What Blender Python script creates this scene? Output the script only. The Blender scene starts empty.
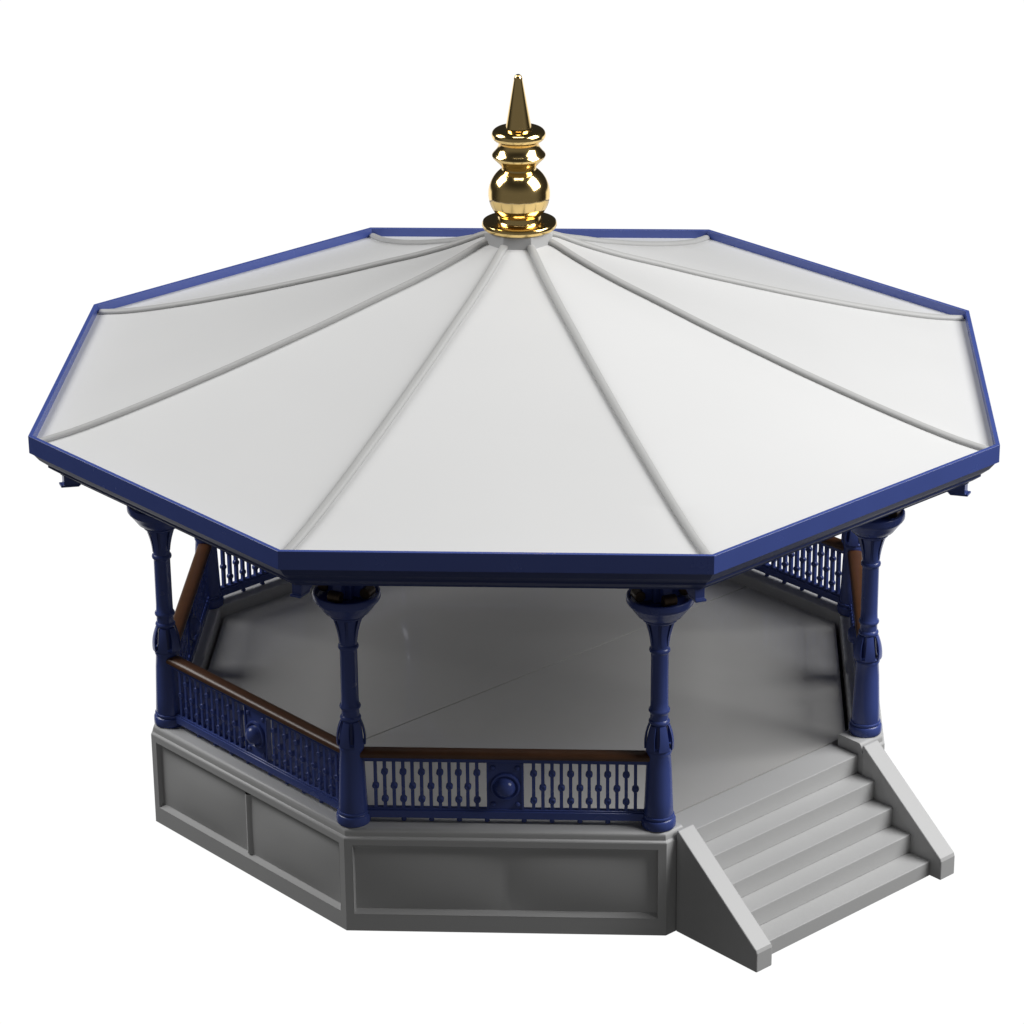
import bpy, bmesh, math
from mathutils import Vector, Matrix
S = bpy.context.scene
COL = S.collection
PI = math.pi
R = math.radians

# ------------------------------------------------------------------ materials
def mat(name, col, rough=0.4, metal=0.0, spec=0.5, coat=0.0, var=0.04, vscale=3.0, bump=0.0, bscale=60.0, rvar=0.05):
    m = bpy.data.materials.new(name); m.use_nodes = True
    nt = m.node_tree; b = nt.nodes['Principled BSDF']
    b.inputs['Metallic'].default_value = metal
    b.inputs['Specular IOR Level'].default_value = spec
    b.inputs['Coat Weight'].default_value = coat
    b.inputs['Coat Roughness'].default_value = 0.08
    tc = nt.nodes.new('ShaderNodeTexCoord')
    n = nt.nodes.new('ShaderNodeTexNoise'); n.inputs['Scale'].default_value = vscale; n.inputs['Detail'].default_value = 4
    nt.links.new(tc.outputs['Object'], n.inputs['Vector'])
    cr = nt.nodes.new('ShaderNodeValToRGB')
    cr.color_ramp.elements[0].position = 0.3; cr.color_ramp.elements[1].position = 0.7
    cr.color_ramp.elements[0].color = (*[c * (1 - var) for c in col], 1)
    cr.color_ramp.elements[1].color = (*[min(1, c * (1 + var)) for c in col], 1)
    nt.links.new(n.outputs['Fac'], cr.inputs['Fac']); nt.links.new(cr.outputs['Color'], b.inputs['Base Color'])
    mr = nt.nodes.new('ShaderNodeMapRange')
    mr.inputs['To Min'].default_value = rough * (1 - rvar); mr.inputs['To Max'].default_value = rough * (1 + rvar)
    nt.links.new(n.outputs['Fac'], mr.inputs['Value']); nt.links.new(mr.outputs['Result'], b.inputs['Roughness'])
    if bump:
        n2 = nt.nodes.new('ShaderNodeTexNoise'); n2.inputs['Scale'].default_value = bscale; n2.inputs['Detail'].default_value = 3
        nt.links.new(tc.outputs['Object'], n2.inputs['Vector'])
        bp = nt.nodes.new('ShaderNodeBump'); bp.inputs['Strength'].default_value = bump; bp.inputs['Distance'].default_value = 0.01
        nt.links.new(n2.outputs['Fac'], bp.inputs['Height']); nt.links.new(bp.outputs['Normal'], b.inputs['Normal'])
    return m

M_GREY = mat('grey_stone_paint', (0.46, 0.46, 0.457), 0.45, spec=0.4, var=0.012, bump=0.03)
M_DECK = mat('grey_deck', (0.46, 0.455, 0.445), 0.045, spec=0.5, var=0.012, rvar=0.1)
M_WHITE = mat('white_roof', (0.582, 0.582, 0.578), 0.45, spec=0.35, var=0.008, vscale=0.8)
M_BLUE = mat('blue_enamel', (0.050, 0.076, 0.262), 0.27, spec=0.42, var=0.03)
M_RIB = mat('grey_rib_paint', (0.385, 0.385, 0.378), 0.5, spec=0.3, var=0.02)
M_SATIN = mat('satin_blue', (0.045, 0.06, 0.16), 0.5, spec=0.2, var=0.03)
M_WOOD = mat('brown_handrail', (0.085, 0.035, 0.014), 0.38, spec=0.5, var=0.12, vscale=8)
M_GOLD = mat('polished_gold', (1.0, 0.715, 0.29), 0.12, metal=1.0, var=0.01)
M_BRONZE = mat('dull_bronze', (0.07, 0.045, 0.025), 0.4, metal=0.5, var=0.2, vscale=20)
M_DARK = mat('gap_shade_black', (0.03, 0.03, 0.03), 0.8, var=0.05)  # near-black colour standing in for the shade down the deck gaps

# ------------------------------------------------------------------ helpers
def link(name, bm, m, parent=None, smooth=None, bevel=0.0, bseg=2):
    bmesh.ops.remove_doubles(bm, verts=bm.verts, dist=1e-5)
    bmesh.ops.recalc_face_normals(bm, faces=bm.faces)
    if smooth is not None:
        ang = R(smooth)
        for f in bm.faces: f.smooth = True
        for e in bm.edges:
            if len(e.link_faces) == 2 and e.calc_face_angle(0) > ang: e.smooth = False
    me = bpy.data.meshes.new(name); bm.to_mesh(me); bm.free()
    me.materials.append(m)
    o = bpy.data.objects.new(name, me); COL.objects.link(o)
    if parent is not None: o.parent = parent
    if bevel:
        b = o.modifiers.new('bevel', 'BEVEL'); b.width = bevel; b.segments = bseg; b.limit_method = 'ANGLE'; b.angle_limit = R(30)
        b.harden_normals = False
    return o

def V8(k, r, z=0.0):
    a = R(-112.5 + 45 * k); return Vector((r * math.cos(a), r * math.sin(a), z))

def lathe(bm, prof, seg=40, cx=0, cy=0, rot=0.0):
    rings = []
    for r, z in prof:
        if r < 1e-6: rings.append([bm.verts.new((cx, cy, z))])
        else: rings.append([bm.verts.new((cx + r * math.cos(rot + 2 * PI * i / seg), cy + r * math.sin(rot + 2 * PI * i / seg), z)) for i in range(seg)])
    for a, b in zip(rings, rings[1:]):
        for i in range(seg):
            j = (i + 1) % seg
            if len(a) == 1 and len(b) == 1: continue
            if len(a) == 1: bm.faces.new((a[0], b[i], b[j]))
            elif len(b) == 1: bm.faces.new((a[i], a[j], b[0]))
            else: bm.faces.new((a[i], a[j], b[j], b[i]))

def box(bm, x0, x1, y0, y1, z0, z1, mx=None):
    vs = [Vector((x, y, z)) for z in (z0, z1) for y in (y0, y1) for x in (x0, x1)]
    if mx is not None: vs = [mx @ v for v in vs]
    v = [bm.verts.new(c) for c in vs]
    for f in ((0, 2, 3, 1), (4, 5, 7, 6), (0, 1, 5, 4), (2, 6, 7, 3), (0, 4, 6, 2), (1, 3, 7, 5)): bm.faces.new([v[i] for i in f])

def prism(bm, pts, fn, a, b):
    """polygon pts (u,w) extruded between depths a and b; fn(u,w,d)->Vector"""
    A = [bm.verts.new(fn(u, w, a)) for u, w in pts]; B = [bm.verts.new(fn(u, w, b)) for u, w in pts]
    bm.faces.new(A); bm.faces.new(list(reversed(B)))
    n = len(pts)
    for i in range(n): j = (i + 1) % n; bm.faces.new((A[i], A[j], B[j], B[i]))

def tube(bm, path, rad, seg=10, squash=1.0, up=Vector((0, 0, 1))):
    rings = []
    n = len(path)
    for i, p in enumerate(path):
        d = (path[min(i + 1, n - 1)] - path[max(i - 1, 0)]).normalized()
        s = d.cross(up)
        if s.length < 1e-4: s = Vector((1, 0, 0))
        s.normalize(); u = s.cross(d).normalized()
        rr = rad[i] if isinstance(rad, (list, tuple)) else rad
        rings.append([bm.verts.new(p + s * rr * math.cos(2 * PI * k / seg) + u * rr * squash * math.sin(2 * PI * k / seg)) for k in range(seg)])
    for a, b in zip(rings, rings[1:]):
        for k in range(seg): j = (k + 1) % seg; bm.faces.new((a[k], a[j], b[j], b[k]))
    bm.faces.new(rings[0]); bm.faces.new(list(reversed(rings[-1])))

def torus(bm, c, axis, r, t, seg=20, ts=8):
    z = axis.normalized(); x = z.orthogonal().normalized(); y = z.cross(x)
    g = [[bm.verts.new(c + (x * math.cos(a) + y * math.sin(a)) * (r + t * math.cos(b)) + z * t * math.sin(b))
          for b in [2 * PI * j / ts for j in range(ts)]] for a in [2 * PI * i / seg for i in range(seg)]]
    for i in range(seg):
        for j in range(ts):
            bm.faces.new((g[i][j], g[(i + 1) % seg][j], g[(i + 1) % seg][(j + 1) % ts], g[i][(j + 1) % ts]))

def side_mx(k, ap):            # local x along side, y outward, z up
    a = R(-90 + 45 * k)
    n = Vector((math.cos(a), math.sin(a), 0)); t = Vector((-n.y, n.x, 0))
    return Matrix(((t.x, n.x, 0, n.x * ap), (t.y, n.y, 0, n.y * ap), (0, 0, 1, 0), (0, 0, 0, 1)))

# ------------------------------------------------------------------ the bandstand
root = bpy.data.objects.new('bandstand', None); COL.objects.link(root)
root['label'] = 'octagonal bandstand with white roof, gold finial, blue columns and railings, grey plinth and steps'
root['category'] = 'bandstand'

RB, RC, C8, S8 = 3.1761, 3.0092, math.cos(PI / 8), math.sin(PI / 8)
AP = RB * C8; HS = RB * S8
ZB = 0.868; ZD = 0.764
CUTL = 1.022
CUT = 0.958                                            # half width of the stair opening

# ---- plinth: swept coping and kerb, framed walls
def bv(k, r_ap, z):
    """plinth corner k at apothem r_ap"""
    r = r_ap / C8; p = V8(k % 8, r, z)
    return p
prof = [(0, .785), (.002, .792), (.008, .799), (.014, .802), (.017, .806), (.018, .834), (.020, .845), (.027, .857), (.038, .8655), (.050, .868),
        (.254, .868), (.262, .866), (.266, .857), (.266, .44)]
n1 = Vector((math.cos(R(-45)), math.sin(R(-45)), 0)); t1 = Vector((-n1.y, n1.x, 0))
def st(L, t, z): return n1 * (AP + L) + t1 * t + Vector((0, 0, z))
bm = bmesh.new()
stations = [[st(-o, CUT, z) for o, z in prof]]
for k in (2, 3, 4, 5, 6, 7, 0, 1): stations.append([bv(k, AP - o, z) for o, z in prof])
stations.append([st(-o, -CUTL, z) for o, z in prof])
SV = [[bm.verts.new(p) for p in s] for s in stations]
for a, b in zip(SV, SV[1:]):
    for i in range(len(prof) - 1): bm.faces.new((a[i], b[i], b[i + 1], a[i + 1]))
# ends of the kerb at the stair opening
for s, sgn in ((SV[0], CUT), (SV[-1], -CUTL)):
    lo = [bm.verts.new(st(-.266, sgn, .44)), ]
    f = [v for v in s] + [bm.verts.new(st(0, sgn, .44))]
    bm.faces.new(f)
PX, PZ0, PZ1 = 0.062, 0.145, 0.735
def wall_pt(k, x_frac_m, z, d=0.0):
    a = bv(k, AP, 0); b = bv(k + 1, AP, 0); t = (b - a).normalized(); n = Vector((t.y, -t.x, 0)); L = (b - a).length
    x = x_frac_m if x_frac_m >= 0 else L + x_frac_m
    return a + t * x - n * d + Vector((0, 0, z))
for k in range(8):
    e = 1e-9
    if k == 1:
        f = [bm.verts.new(p) for p in (bv(1, AP, 0), bv(2, AP, 0), bv(2, AP, .44), bv(1, AP, .44))]; bm.faces.new(f)
        for q in ((bv(1, AP, .44), st(0, -CUTL, .44), st(0, -CUTL, .785), bv(1, AP, .785)), (st(0, CUT, .44), bv(2, AP, .44), bv(2, AP, .785), st(0, CUT, .785))):
            bm.faces.new([bm.verts.new(p) for p in q])
        continue
    a, b = bv(k, AP, 0), bv(k + 1, AP, 0); up = Vector((0, 0, .785))
    o = [bm.verts.new(p) for p in (a, b, b + up, a + up)]
    i = [bm.verts.new(wall_pt(k, x, z)) for x, z in ((PX, PZ0), (-PX, PZ0), (-PX, PZ1), (PX, PZ1))]
    for q in range(4): r_ = (q + 1) % 4; bm.faces.new((o[q], o[r_], i[r_], i[q]))
plinth = link('plinth', bm, M_GREY, root, smooth=28)
for p_ in plinth.data.polygons:
    if abs(p_.normal.z) < .02: p_.use_smooth = False

def wall_panel(k):
    bm = bmesh.new()
    a = bv(k, AP, 0); b = bv(k + 1, AP, 0); Lk = (b - a).length
    w = Lk - 2 * PX; h = PZ1 - PZ0
    def P(x, z, d): return wall_pt(k, PX + x, PZ0 + z, d)
    B = 0.034; D = 0.036
    ring = []
    BX = .013
    for f_, d in ((0, -0.001), (.12, 0.002), (.85, D - .003), (1, D)):
        ins = f_ * B; ix = f_ * BX
        ring.append([bm.verts.new(P(x, z, d)) for x, z in ((ix, ins), (w - ix, ins), (w - ix, h - ins), (ix, h - ins))])
    for r0, r1 in zip(ring, ring[1:]):
        for q in range(4): j = (q + 1) % 4; bm.faces.new((r0[q], r0[j], r1[j], r1[q]))
    nx, nz = 120, 16
    def bulge(s): s = abs(s); return 1 - s ** 2.2
    g = []
    for i in range(nx + 1):
        row = []
        for j in range(nz + 1):
            u = i / nx; v = j / nz
            uu = (u * 2 % 1.0) * 2 - 1 if 0 < u < 1 and i != nx // 2 else 1.0
            d = D - 0.030 * bulge(uu) * bulge(v * 2 - 1)
            xc = abs(u - .5) * w
            if xc < .035: d = min(d, D - (.002 if k == 0 else .026) * min(1, (1 - xc / .035) * 1.6))
            row.append(bm.verts.new(P(BX + u * (w - 2 * BX), B + v * (h - 2 * B), d)))
        g.append(row)
    for i in range(nx):
        for j in range(nz): bm.faces.new((g[i][j], g[i + 1][j], g[i + 1][j + 1], g[i][j + 1]))
    return link('wall_panel', bm, M_GREY, plinth, smooth=24)
for k in (0, 7, 6, 5, 4, 3, 2): wall_panel(k)

# ---- deck: two halves with a seam, small gaps at the kerb
def clip_poly(pts, n, d):
    out = []
    for i, p in enumerate(pts):
        q = pts[(i + 1) % len(pts)]; a = p.dot(n) - d; b = q.dot(n) - d
        if a <= 0: out.append(p)
        if (a < 0 < b) or (b < 0 < a): out.append(p + (q - p) * (a / (a - b)))
    return out
big = [Vector((x, y, 0)) for x, y in ((-5, -5), (5, -5), (5, 5), (-5, 5))]
poly = big
for k in range(8):
    a = R(-90 + 45 * k); n = Vector((math.cos(a), math.sin(a), 0))
    d = AP - .2665
    if k == 1: d = AP - .342
    if k == 2: d = AP - .30
    if k == 6: d = AP - .2665 - .026
    if k == 5: d = AP - .272
    poly = clip_poly(poly, n, d)
sn = n1                                                # the seam runs square to the steps' width
deck = None
for sgn in (1, -1):
    half = clip_poly(poly, sn * sgn, -0.0065)
    bm = bmesh.new(); prism(bm, [(p.x, p.y) for p in half], lambda u, w, d: Vector((u, w, d)), .66, ZD)
    o = link('deck_board', bm, M_DECK, root)
bm = bmesh.new(); prism(bm, [(V8(k, 3.0).x, V8(k, 3.0).y) for k in range(8)], lambda u, w, d: Vector((u, w, d)), .55, .655)
link('gap_shade_sheet', bm, M_DARK, root)  # added sheet below the deck; the gaps' shade is painted into its colour

# ---- steps and stringers
TI, TO = HS - .268, HS - .10
zs = [0, .128, .288, .448, .608, ZD]; Ls = [.745, .54, .345, .145, -.045]
for i in range(5):
    bm = bmesh.new()
    tt = TI + .003 if i < 4 else CUT - .002
    inner = -.330 if i == 4 else (-.12 if i == 3 else .003)
    def fn(u, w, d): return st(u, d, w)
    if i == 4:
        prism(bm, [(inner, zs[i]), (Ls[i], zs[i]), (Ls[i], zs[i + 1]), (inner, zs[i + 1])], fn, -CUTL + .002, CUT - .002)
    else:
        prism(bm, [(inner, zs[i]), (Ls[i], zs[i]), (Ls[i], zs[i + 1]), (inner, zs[i + 1])], fn, -tt, tt)
    link('step', bm, M_GREY, root, bevel=0.006)
# lower fill of the top step between the wall and the nosing is covered by the fourth tread
for sgn in (-1, 1):
    bm = bmesh.new()
    sl = [(.004, 0), (.857, 0), (.857, .160), (.846, .186), (.02, .862), (.004, .868)]
    prism(bm, sl, lambda u, w, d: st(u, d, w), sgn * TI, sgn * TO)
    link('stringer', bm, M_GREY, root, bevel=0.018, bseg=4)

# ---- columns
def leaf(bm, a, z0, z1, r0, rm, r1, w0, w1, th=.012, n=7):
    """curved strap bowed away from the shaft at angle a"""
    c = Vector((math.cos(a), math.sin(a), 0)); s = Vector((-c.y, c.x, 0)); prev = None
    for i in range(n + 1):
        t = i / n
        r = (1 - t) ** 2 * r0 + 2 * t * (1 - t) * rm + t * t * r1
        w = w0 + (w1 - w0) * t; z = z0 + (z1 - z0) * t
        q = [bm.verts.new(c * rr + s * ww + Vector((0, 0, z))) for rr, ww in ((r, -w), (r + th * .5, 0), (r, w), (r - th, w * .9), (r - th, -w * .9))]
        if prev:
            for k in range(5): j = (k + 1) % 5; bm.faces.new((prev[k], prev[j], q[j], q[k]))
        else: bm.faces.new(q)
        prev = q
    bm.faces.new(list(reversed(prev)))

def make_column(parent):
    bm = bmesh.new()
    Z = lambda z: z - ZB
    lathe(bm, [(.108, .09), (.113, .105), (.106, .25), (.096, .50), (.089, .60), (.093, .612), (.097, .625), (.092, .64), (.084, .655), (.070, .70), (.062, .80), (.062, .84),
               (.070, .852), (.078, .862), (.080, .872), (.077, .882), (.068, .892), (.067, .93), (.070, .945), (.079, .955), (.081, .965), (.078, .976), (.068, .988),
               (.0665, 1.05), (.0655, 1.43), (.067, 1.437), (.076, 1.444), (.079, 1.456), (.076, 1.470), (.067, 1.478), (.066, 1.52), (.069, 1.57), (.080, 1.64), (.097, 1.70)], 40)
    col = link('column', bm, M_BLUE, parent, smooth=40)
    bm = bmesh.new()
    lathe(bm, [(0, .001), (.126, .001), (.131, .008), (.132, .03), (.131, .062), (.126, .072), (.118, .076), (.115, .080), (.120, .086), (.1215, .094), (.119, .102), (.110, .106), (.05, .106)], 40)
    link('column_base', bm, M_BLUE, col, smooth=35)
    bm = bmesh.new()
    lathe(bm, [(.088, .642), (.100, .648), (.104, .658), (.098, .668), (.080, .672)], 36)
    for i in range(6): leaf(bm, 2 * PI * i / 6, .655, .850, .105, .114, .074, .043, .026)
    link('leaf_collar', bm, M_BLUE, col, smooth=40)
    bm = bmesh.new()
    lathe(bm, [(.06, 1.695), (.118, 1.697), (.130, 1.705), (.134, 1.715), (.130, 1.724), (.150, 1.732), (.170, 1.744), (.200, 1.786), (.230, 1.828), (.240, 1.838), (.242, 1.848), (.250, 1.854), (.252, 1.865), (.252, 1.892), (.247, 1.900), (.237, 1.902),
               (.228, 1.895), (.215, 1.872), (.05, 1.862)], 48)
    for i in range(8): leaf(bm, 2 * PI * i / 8, 1.50, 1.70, .068, .075, .112, .014, .032, .008)
    link('capital', bm, M_BLUE, col, smooth=35)
    # pier block above the capital with four scrolled brackets
    bm = bmesh.new()
    box(bm, -.075, .075, -.075, .075, 1.864, 2.249)
    box(bm, -.10, .10, -.10, .10, 2.16, 2.2485)
    link('pier_block', bm, M_BLUE, col, bevel=.008)
    for i in range(4):
        a = i * PI / 2; c = Vector((math.cos(a), math.sin(a), 0)); s = Vector((-c.y, c.x, 0))
        bm = bmesh.new()
        pts = [(.074, 1.88), (.17, 1.885), (.165, 1.94), (.14, 2.00), (.15, 2.07), (.19, 2.13), (.27, 2.18), (.285, 2.248), (.074, 2.248)]
        prism(bm, pts, lambda u, w, d: c * u + s * d + Vector((0, 0, w)), -.035, .035)
        for d in (-.035, .035):
            torus(bm, c * .175 + s * d + Vector((0, 0, 1.925)), s, .026, .014, 16, 6)
        br = link('scroll_bracket', bm, M_BLUE, col, bevel=.005)
        bm = bmesh.new()
        m = Matrix.Translation(c * .175 + Vector((0, 0, 1.925))) @ s.to_track_quat('Z', 'Y').to_matrix().to_4x4()
        bmesh.ops.create_cone(bm, cap_ends=True, segments=20, radius1=.042, radius2=.042, depth=.10, matrix=m)
        link('volute', bm, M_BRONZE, col, smooth=40, bevel=.006)
    return col

def copy_part(o, parent):
    c = o.copy(); COL.objects.link(c); c.parent = parent
    for ch in list(o.children): copy_part(ch, c)
    return c
def place_col(o, k):
    o.location = V8(k, RC, ZB); o.rotation_euler = (0, 0, R(-112.5 + 45 * k))
col0 = make_column(root)
for k in range(8):
    o = col0 if k == 0 else copy_part(col0, root)
    place_col(o, k)

# ---- railings
RL = RC * S8                                            # half distance between column centres
RAP = RC * C8
def bal_xs(): return [(.213 + .0695 * i) for i in range(12)]
def add_baluster(bm, x, two, mx=None):
    box(bm, -.0125 + x, .0125 + x, -.0175, .0175, .985, 1.382)
    for z in ((1.058, 1.285) if two else (1.168,)):
        m = Matrix.Translation((x, 0, z)) @ Matrix.Rotation(PI / 2, 4, 'X')
        b3 = bmesh.new()
        lathe(b3, [(.008, -.014), (.009, -.019), (.015, -.023), (.023, -.020), (.027, -.014), (.027, .014), (.023, .020), (.015, .023), (.009, .019), (.008, .014), (.008, -.014)], 18)
        bmesh.ops.transform(b3, matrix=m, verts=b3.verts)
        me = bpy.data.meshes.new('t'); b3.to_mesh(me); b3.free(); bm.from_mesh(me); bpy.data.meshes.remove(me)
protos = {}
def make_railing():
    bm = bmesh.new()
    e = RL - .055
    box(bm, -e, e, -.036, .036, .912, .975); box(bm, -e, e, -.026, .026, .975, .988)
    box(bm, -e, e, -.034, .034, 1.386, 1.420); box(bm, -e, e, -.024, .024, 1.378, 1.386)
    for x in (.14, .35, .56, .77):
        for s in (-1, 1): lathe(bm, [(0, .8745), (.017, .8748), (.022, .884), (.017, .898), (.024, .908), (.024, .913)], 14, x * s, 0)
    r = link('railing', bm, M_BLUE, root, smooth=40)
    b = r.modifiers.new('bevel', 'BEVEL'); b.width = .004; b.segments = 1; b.limit_method = 'ANGLE'
    # handrail, rounded
    bm = bmesh.new(); e = RL - .05
    pts = [(-.050, 1.4205), (.050, 1.4205), (.060, 1.430), (.062, 1.446), (.054, 1.464), (.030, 1.476), (0, 1.479), (-.030, 1.476), (-.054, 1.464), (-.062, 1.446), (-.060, 1.430)]
    prism(bm, pts, lambda u, w, d: Vector((d, u, w)), -e, e)
    link('handrail', bm, M_WOOD, r, smooth=50)
    # medallion plate
    bm = bmesh.new()
    box(bm, -.130, .130, -.014, .014, .9885, 1.3775)
    for s in (-1, 1):
        box(bm, s * .131 - .008, s * .131 + .008, -.024, .024, .9885, 1.3775)
    for sy in (-1, 1):
        for sx in (-1, 1):
            for z in (1.03, 1.335):
                m = Matrix.Translation((sx * .092, sy * .016, z)) @ Matrix.Diagonal((.022, .016, .022, 1))
                bmesh.ops.create_icosphere(bm, subdivisions=2, radius=1, matrix=m)
    plate = link('medallion_plate', bm, M_BLUE, r, smooth=40)
    for sy in (-1, 1):
        bm = bmesh.new()
        lathe(bm, [(.112, 0), (.114, .012), (.108, .024), (.098, .026), (.090, .018), (.084, .012), (.078, .016), (.074, .040), (.062, .064), (.040, .080), (.018, .086), (0, .088)], 36)
        rot = Matrix.Rotation(R(90) if sy == -1 else R(-90), 4, 'X')
        bmesh.ops.transform(bm, matrix=Matrix.Translation((0, sy * .0138, 1.18)) @ rot, verts=bm.verts)
        link('boss', bm, M_BLUE, r, smooth=50)
    return r
def add_balusters(r):
    n = 0
    for s in (-1, 1):
        for i, x in enumerate(bal_xs()):
            two = (i % 2 == 0)
            if two not in protos:
                bm = bmesh.new(); add_baluster(bm, 0, two); o = link('baluster', bm, M_BLUE, r, smooth=40); protos[two] = o
            else:
                o = protos[two].copy(); COL.objects.link(o); o.parent = r
            o.location = (x * s, 0, 0)
r0 = make_railing()
rails = {0: r0}
for k in (7, 3, 5, 6, 2, 4): rails[k] = copy_part(r0, root)
for k, r in rails.items(): r.matrix_world = side_mx(k, RAP)
for k in (0, 7, 3, 5): add_balusters(rails[k])
bm = bmesh.new()
for k in (6, 2, 4):
    b2 = bmesh.new()
    for s in (-1, 1):
        for i, x in enumerate(bal_xs()): add_baluster(b2, x * s, i % 2 == 0)
    bmesh.ops.transform(b2, matrix=side_mx(k, RAP), verts=b2.verts)
    me = bpy.data.meshes.new('tmp'); b2.to_mesh(me); b2.free(); bm.from_mesh(me); bpy.data.meshes.remove(me)
o = link('balusters', bm, M_BLUE, root, smooth=40); o['kind'] = 'stuff'

# ---- roof
RIB = [(4.0, 3.418), (3.9, 3.430), (3.6, 3.487), (3.05, 3.632), (2.5, 3.797), (2.3, 3.860), (1.83, 4.015), (1.55, 4.110), (1.2, 4.235), (.87, 4.350), (.55, 4.478), (.27, 4.612)]
def zr(r):
    pts = sorted(RIB); n = len(pts)
    if r <= pts[0][0]: return pts[0][1]
    for i in range(n - 1):
        if r <= pts[i + 1][0]:
            x0, y0 = pts[i]; x1, y1 = pts[i + 1]
            m = lambda j: (pts[min(j + 1, n - 1)][1] - pts[max(j - 1, 0)][1]) / (pts[min(j + 1, n - 1)][0] - pts[max(j - 1, 0)][0])
            h = x1 - x0; t = (r - x0) / h; m0, m1 = m(i) * h, m(i + 1) * h
            return (2 * t**3 - 3 * t**2 + 1) * y0 + (t**3 - 2 * t**2 + t) * m0 + (-2 * t**3 + 3 * t**2) * y1 + (t**3 - t**2) * m1
    return pts[-1][1]
NR = 40
rad = [.24 + (3.972 - .24) * i / NR for i in range(NR + 1)]
bm = bmesh.new()
for k in range(8):
    g = [[bm.verts.new(V8(k, r, 0).lerp(V8(k + 1, r, 0), j / 8) + Vector((0, 0, zr(r) - .022))) for j in range(9)] for r in rad]
    for i in range(NR):
        for j in range(8): bm.faces.new((g[i][j], g[i][j + 1], g[i + 1][j + 1], g[i + 1][j]))
# underside
for k in range(8):
    g = [[bm.verts.new(V8(k + j, r, zr(r) - .10 if r < 3.6 else 3.20)) for j in (0, 1)] for r in rad[:-3]]
    for i in range(len(g) - 1): bm.faces.new((g[i][0], g[i + 1][0], g[i + 1][1], g[i][1]))
roof = link('roof', bm, M_WHITE, root, smooth=12)
for k in range(8):
    bm = bmesh.new()
    path = [V8(k, r, zr(r) - .012) for r in [.25 + (3.935 - .25) * i / 40 for i in range(41)]]
    tube(bm, path, .034, 20, .78)
    link('rib', bm, M_RIB, roof, smooth=50)
def octa_sweep(bm, prof, closed=True):
    g = [[bm.verts.new(V8(k, r, z)) for r, z in prof] for k in range(8)]
    n = len(prof)
    for k in range(8):
        for i in range(n if closed else n - 1):
            j = (i + 1) % n; bm.faces.new((g[k][i], g[(k + 1) % 8][i], g[(k + 1) % 8][j], g[k][j]))
bm = bmesh.new()
octa_sweep(bm, [(4.0, 3.334), (4.0, 3.4735), (3.9985, 3.475), (3.9665, 3.475), (3.965, 3.4735), (3.965, 3.345)])
link('fascia', bm, M_BLUE, roof)
bm = bmesh.new()
octa_sweep(bm, [(3.985, 3.336), (3.925, 3.262), (3.870, 3.218), (3.862, 3.212), (3.862, 3.195), (3.80, 3.150), (3.772, 3.140), (3.768, 3.122), (2.78, 3.122), (2.78, 3.20), (3.955, 3.336)])
link('cornice', bm, M_SATIN, roof)
for k in range(8):
    c = V8(k, 1); s = Vector((-c.y, c.x, 0)); bm = bmesh.new()
    fn = lambda u, w, d: c * u + s * d + Vector((0, 0, w))
    prism(bm, [(3.752, 3.1215), (3.752, 3.050), (3.770, 3.036), (3.640, 3.026), (3.56, 3.06), (3.47, 3.10), (3.44, 3.1215)], fn, -.038, .038)
    prism(bm, [(3.778, 3.046), (3.778, 3.028), (3.64, 3.018), (3.62, 3.034)], fn, -.042, .042)
    link('corner_bracket', bm, M_BLUE, roof, bevel=.004)
    bm = bmesh.new(); prism(bm, [(3.44, 3.1205), (3.42, 3.085), (2.6, 3.085), (2.6, 3.1205)], fn, -.03, .03)
    link('rafter', bm, M_BLUE, roof, bevel=.004)
bm = bmesh.new()
lathe(bm, [(0, 4.52), (.285, 4.52), (.285, 4.667), (.278, 4.676), (0, 4.678)], 8, rot=R(22.5))
link('roof_hub', bm, M_GREY, roof, bevel=.004)

# ---- gold finial
bm = bmesh.new()
P = [(0, 4.6785), (.272, 4.6785), (.288, 4.684), (.296, 4.70), (.296, 4.716), (.288, 4.730), (.272, 4.736), (.182, 4.740), (.176, 4.746), (.174, 4.76), (.168, 4.79)]
cz, cr = 4.955, .2435
for a in range(-44, 57, 5): P.append((cr * math.cos(R(a)), cz + cr * math.sin(R(a))))
P += [(.134, 5.170), (.140, 5.182), (.160, 5.208), (.196, 5.243), (.207, 5.256), (.211, 5.268), (.207, 5.280), (.192, 5.295), (.170, 5.325), (.160, 5.350), (.158, 5.366), (.166, 5.380)]
for a in range(-60, 91, 10): P.append((.155 + .057 * math.cos(R(a)), 5.433 + .050 * math.sin(R(a))))
P += [(.112, 5.486), (.101, 5.494), (.098, 5.51), (.034, 5.872), (.033, 5.884), (.026, 5.902), (.013, 5.914), (0, 5.918)]
lathe(bm, P, 72)
fin = link('finial', bm, M_GOLD, root, smooth=32); fin.location.x = .006

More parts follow.
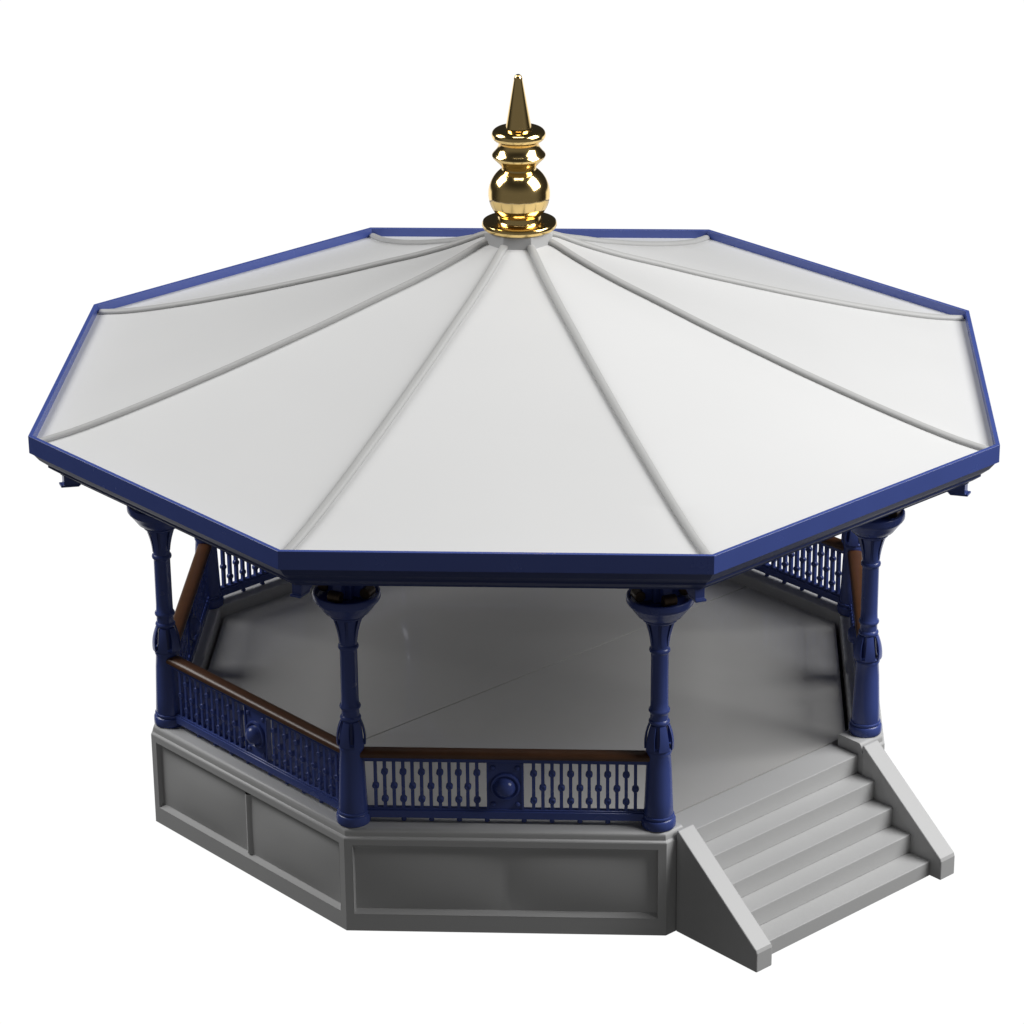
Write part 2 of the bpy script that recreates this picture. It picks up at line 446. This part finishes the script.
# ------------------------------------------------------------------ lights
def area(name, az, el, dist, sx, sy, watts, target=(0, 0, 2.2), col=(1, 1, 1)):
    d = bpy.data.lights.new(name, 'AREA'); d.shape = 'RECTANGLE'; d.size = sx; d.size_y = sy; d.energy = watts; d.color = col
    o = bpy.data.objects.new(name, d); COL.objects.link(o)
    t = Vector(target); v = Vector((math.cos(R(az)) * math.cos(R(el)), math.sin(R(az)) * math.cos(R(el)), math.sin(R(el))))
    o.location = t + v * dist; o.rotation_euler = (-v).to_track_quat('-Z', 'Y').to_euler()
    return o
area('key_softbox', -9, 41, 20, 12, 12, 5000)
area('left_softbox', 171, 41, 20, 9, 10, 2650)
area('overhead_softbox', -90, 76, 20, 9, 4, 560)

# ------------------------------------------------------------------ world: white studio sweep behind, dim surroundings
w = bpy.data.worlds.new('World'); S.world = w; w.use_nodes = True
nt = w.node_tree; bg = nt.nodes['Background']
tc = nt.nodes.new('ShaderNodeTexCoord'); sep = nt.nodes.new('ShaderNodeSeparateXYZ'); nt.links.new(tc.outputs['Generated'], sep.inputs[0])
def mr(src, a, b, c, d):
    n = nt.nodes.new('ShaderNodeMapRange'); n.interpolation_type = 'SMOOTHSTEP'
    n.inputs['From Min'].default_value = a; n.inputs['From Max'].default_value = b; n.inputs['To Min'].default_value = c; n.inputs['To Max'].default_value = d
    nt.links.new(src, n.inputs['Value']); return n.outputs['Result']
def math_n(op, a, b):
    n = nt.nodes.new('ShaderNodeMath'); n.operation = op
    for i, v in enumerate((a, b)):
        if isinstance(v, (int, float)): n.inputs[i].default_value = v
        else: nt.links.new(v, n.inputs[i])
    return n.outputs[0]
low = mr(sep.outputs['Z'], -.17, -.05, 1, 0)
back = mr(sep.outputs['Y'], .42, .62, 0, 1)
sweep = math_n('MULTIPLY', low, back)
front = mr(sep.outputs['Y'], .2, -.5, 0, 1)
hz = mr(sep.outputs['Z'], .75, .2, 0, 1)
amb = math_n('ADD', math_n('MULTIPLY', math_n('MULTIPLY', front, hz), .095), .025)
tot = math_n('ADD', math_n('MULTIPLY', sweep, 1.0), amb)
nt.links.new(tot, bg.inputs['Strength']); bg.inputs['Color'].default_value = (1, 1, 1, 1)

# ------------------------------------------------------------------ camera
cd = bpy.data.cameras.new('camera'); cam = bpy.data.objects.new('camera', cd); COL.objects.link(cam)
cam.location = (1.2682, -25.1802, 12.7975); cam.rotation_euler = (1.1744, .0097, .0493)
cd.sensor_width = 36; cd.lens = 3350.8981 * 36 / 1024; cd.clip_end = 200
S.camera = cam
S.view_settings.view_transform = 'Standard'; S.view_settings.look = 'None'
S.view_settings.exposure = 0; S.view_settings.gamma = 1
S.render.resolution_x = 1024; S.render.resolution_y = 1024
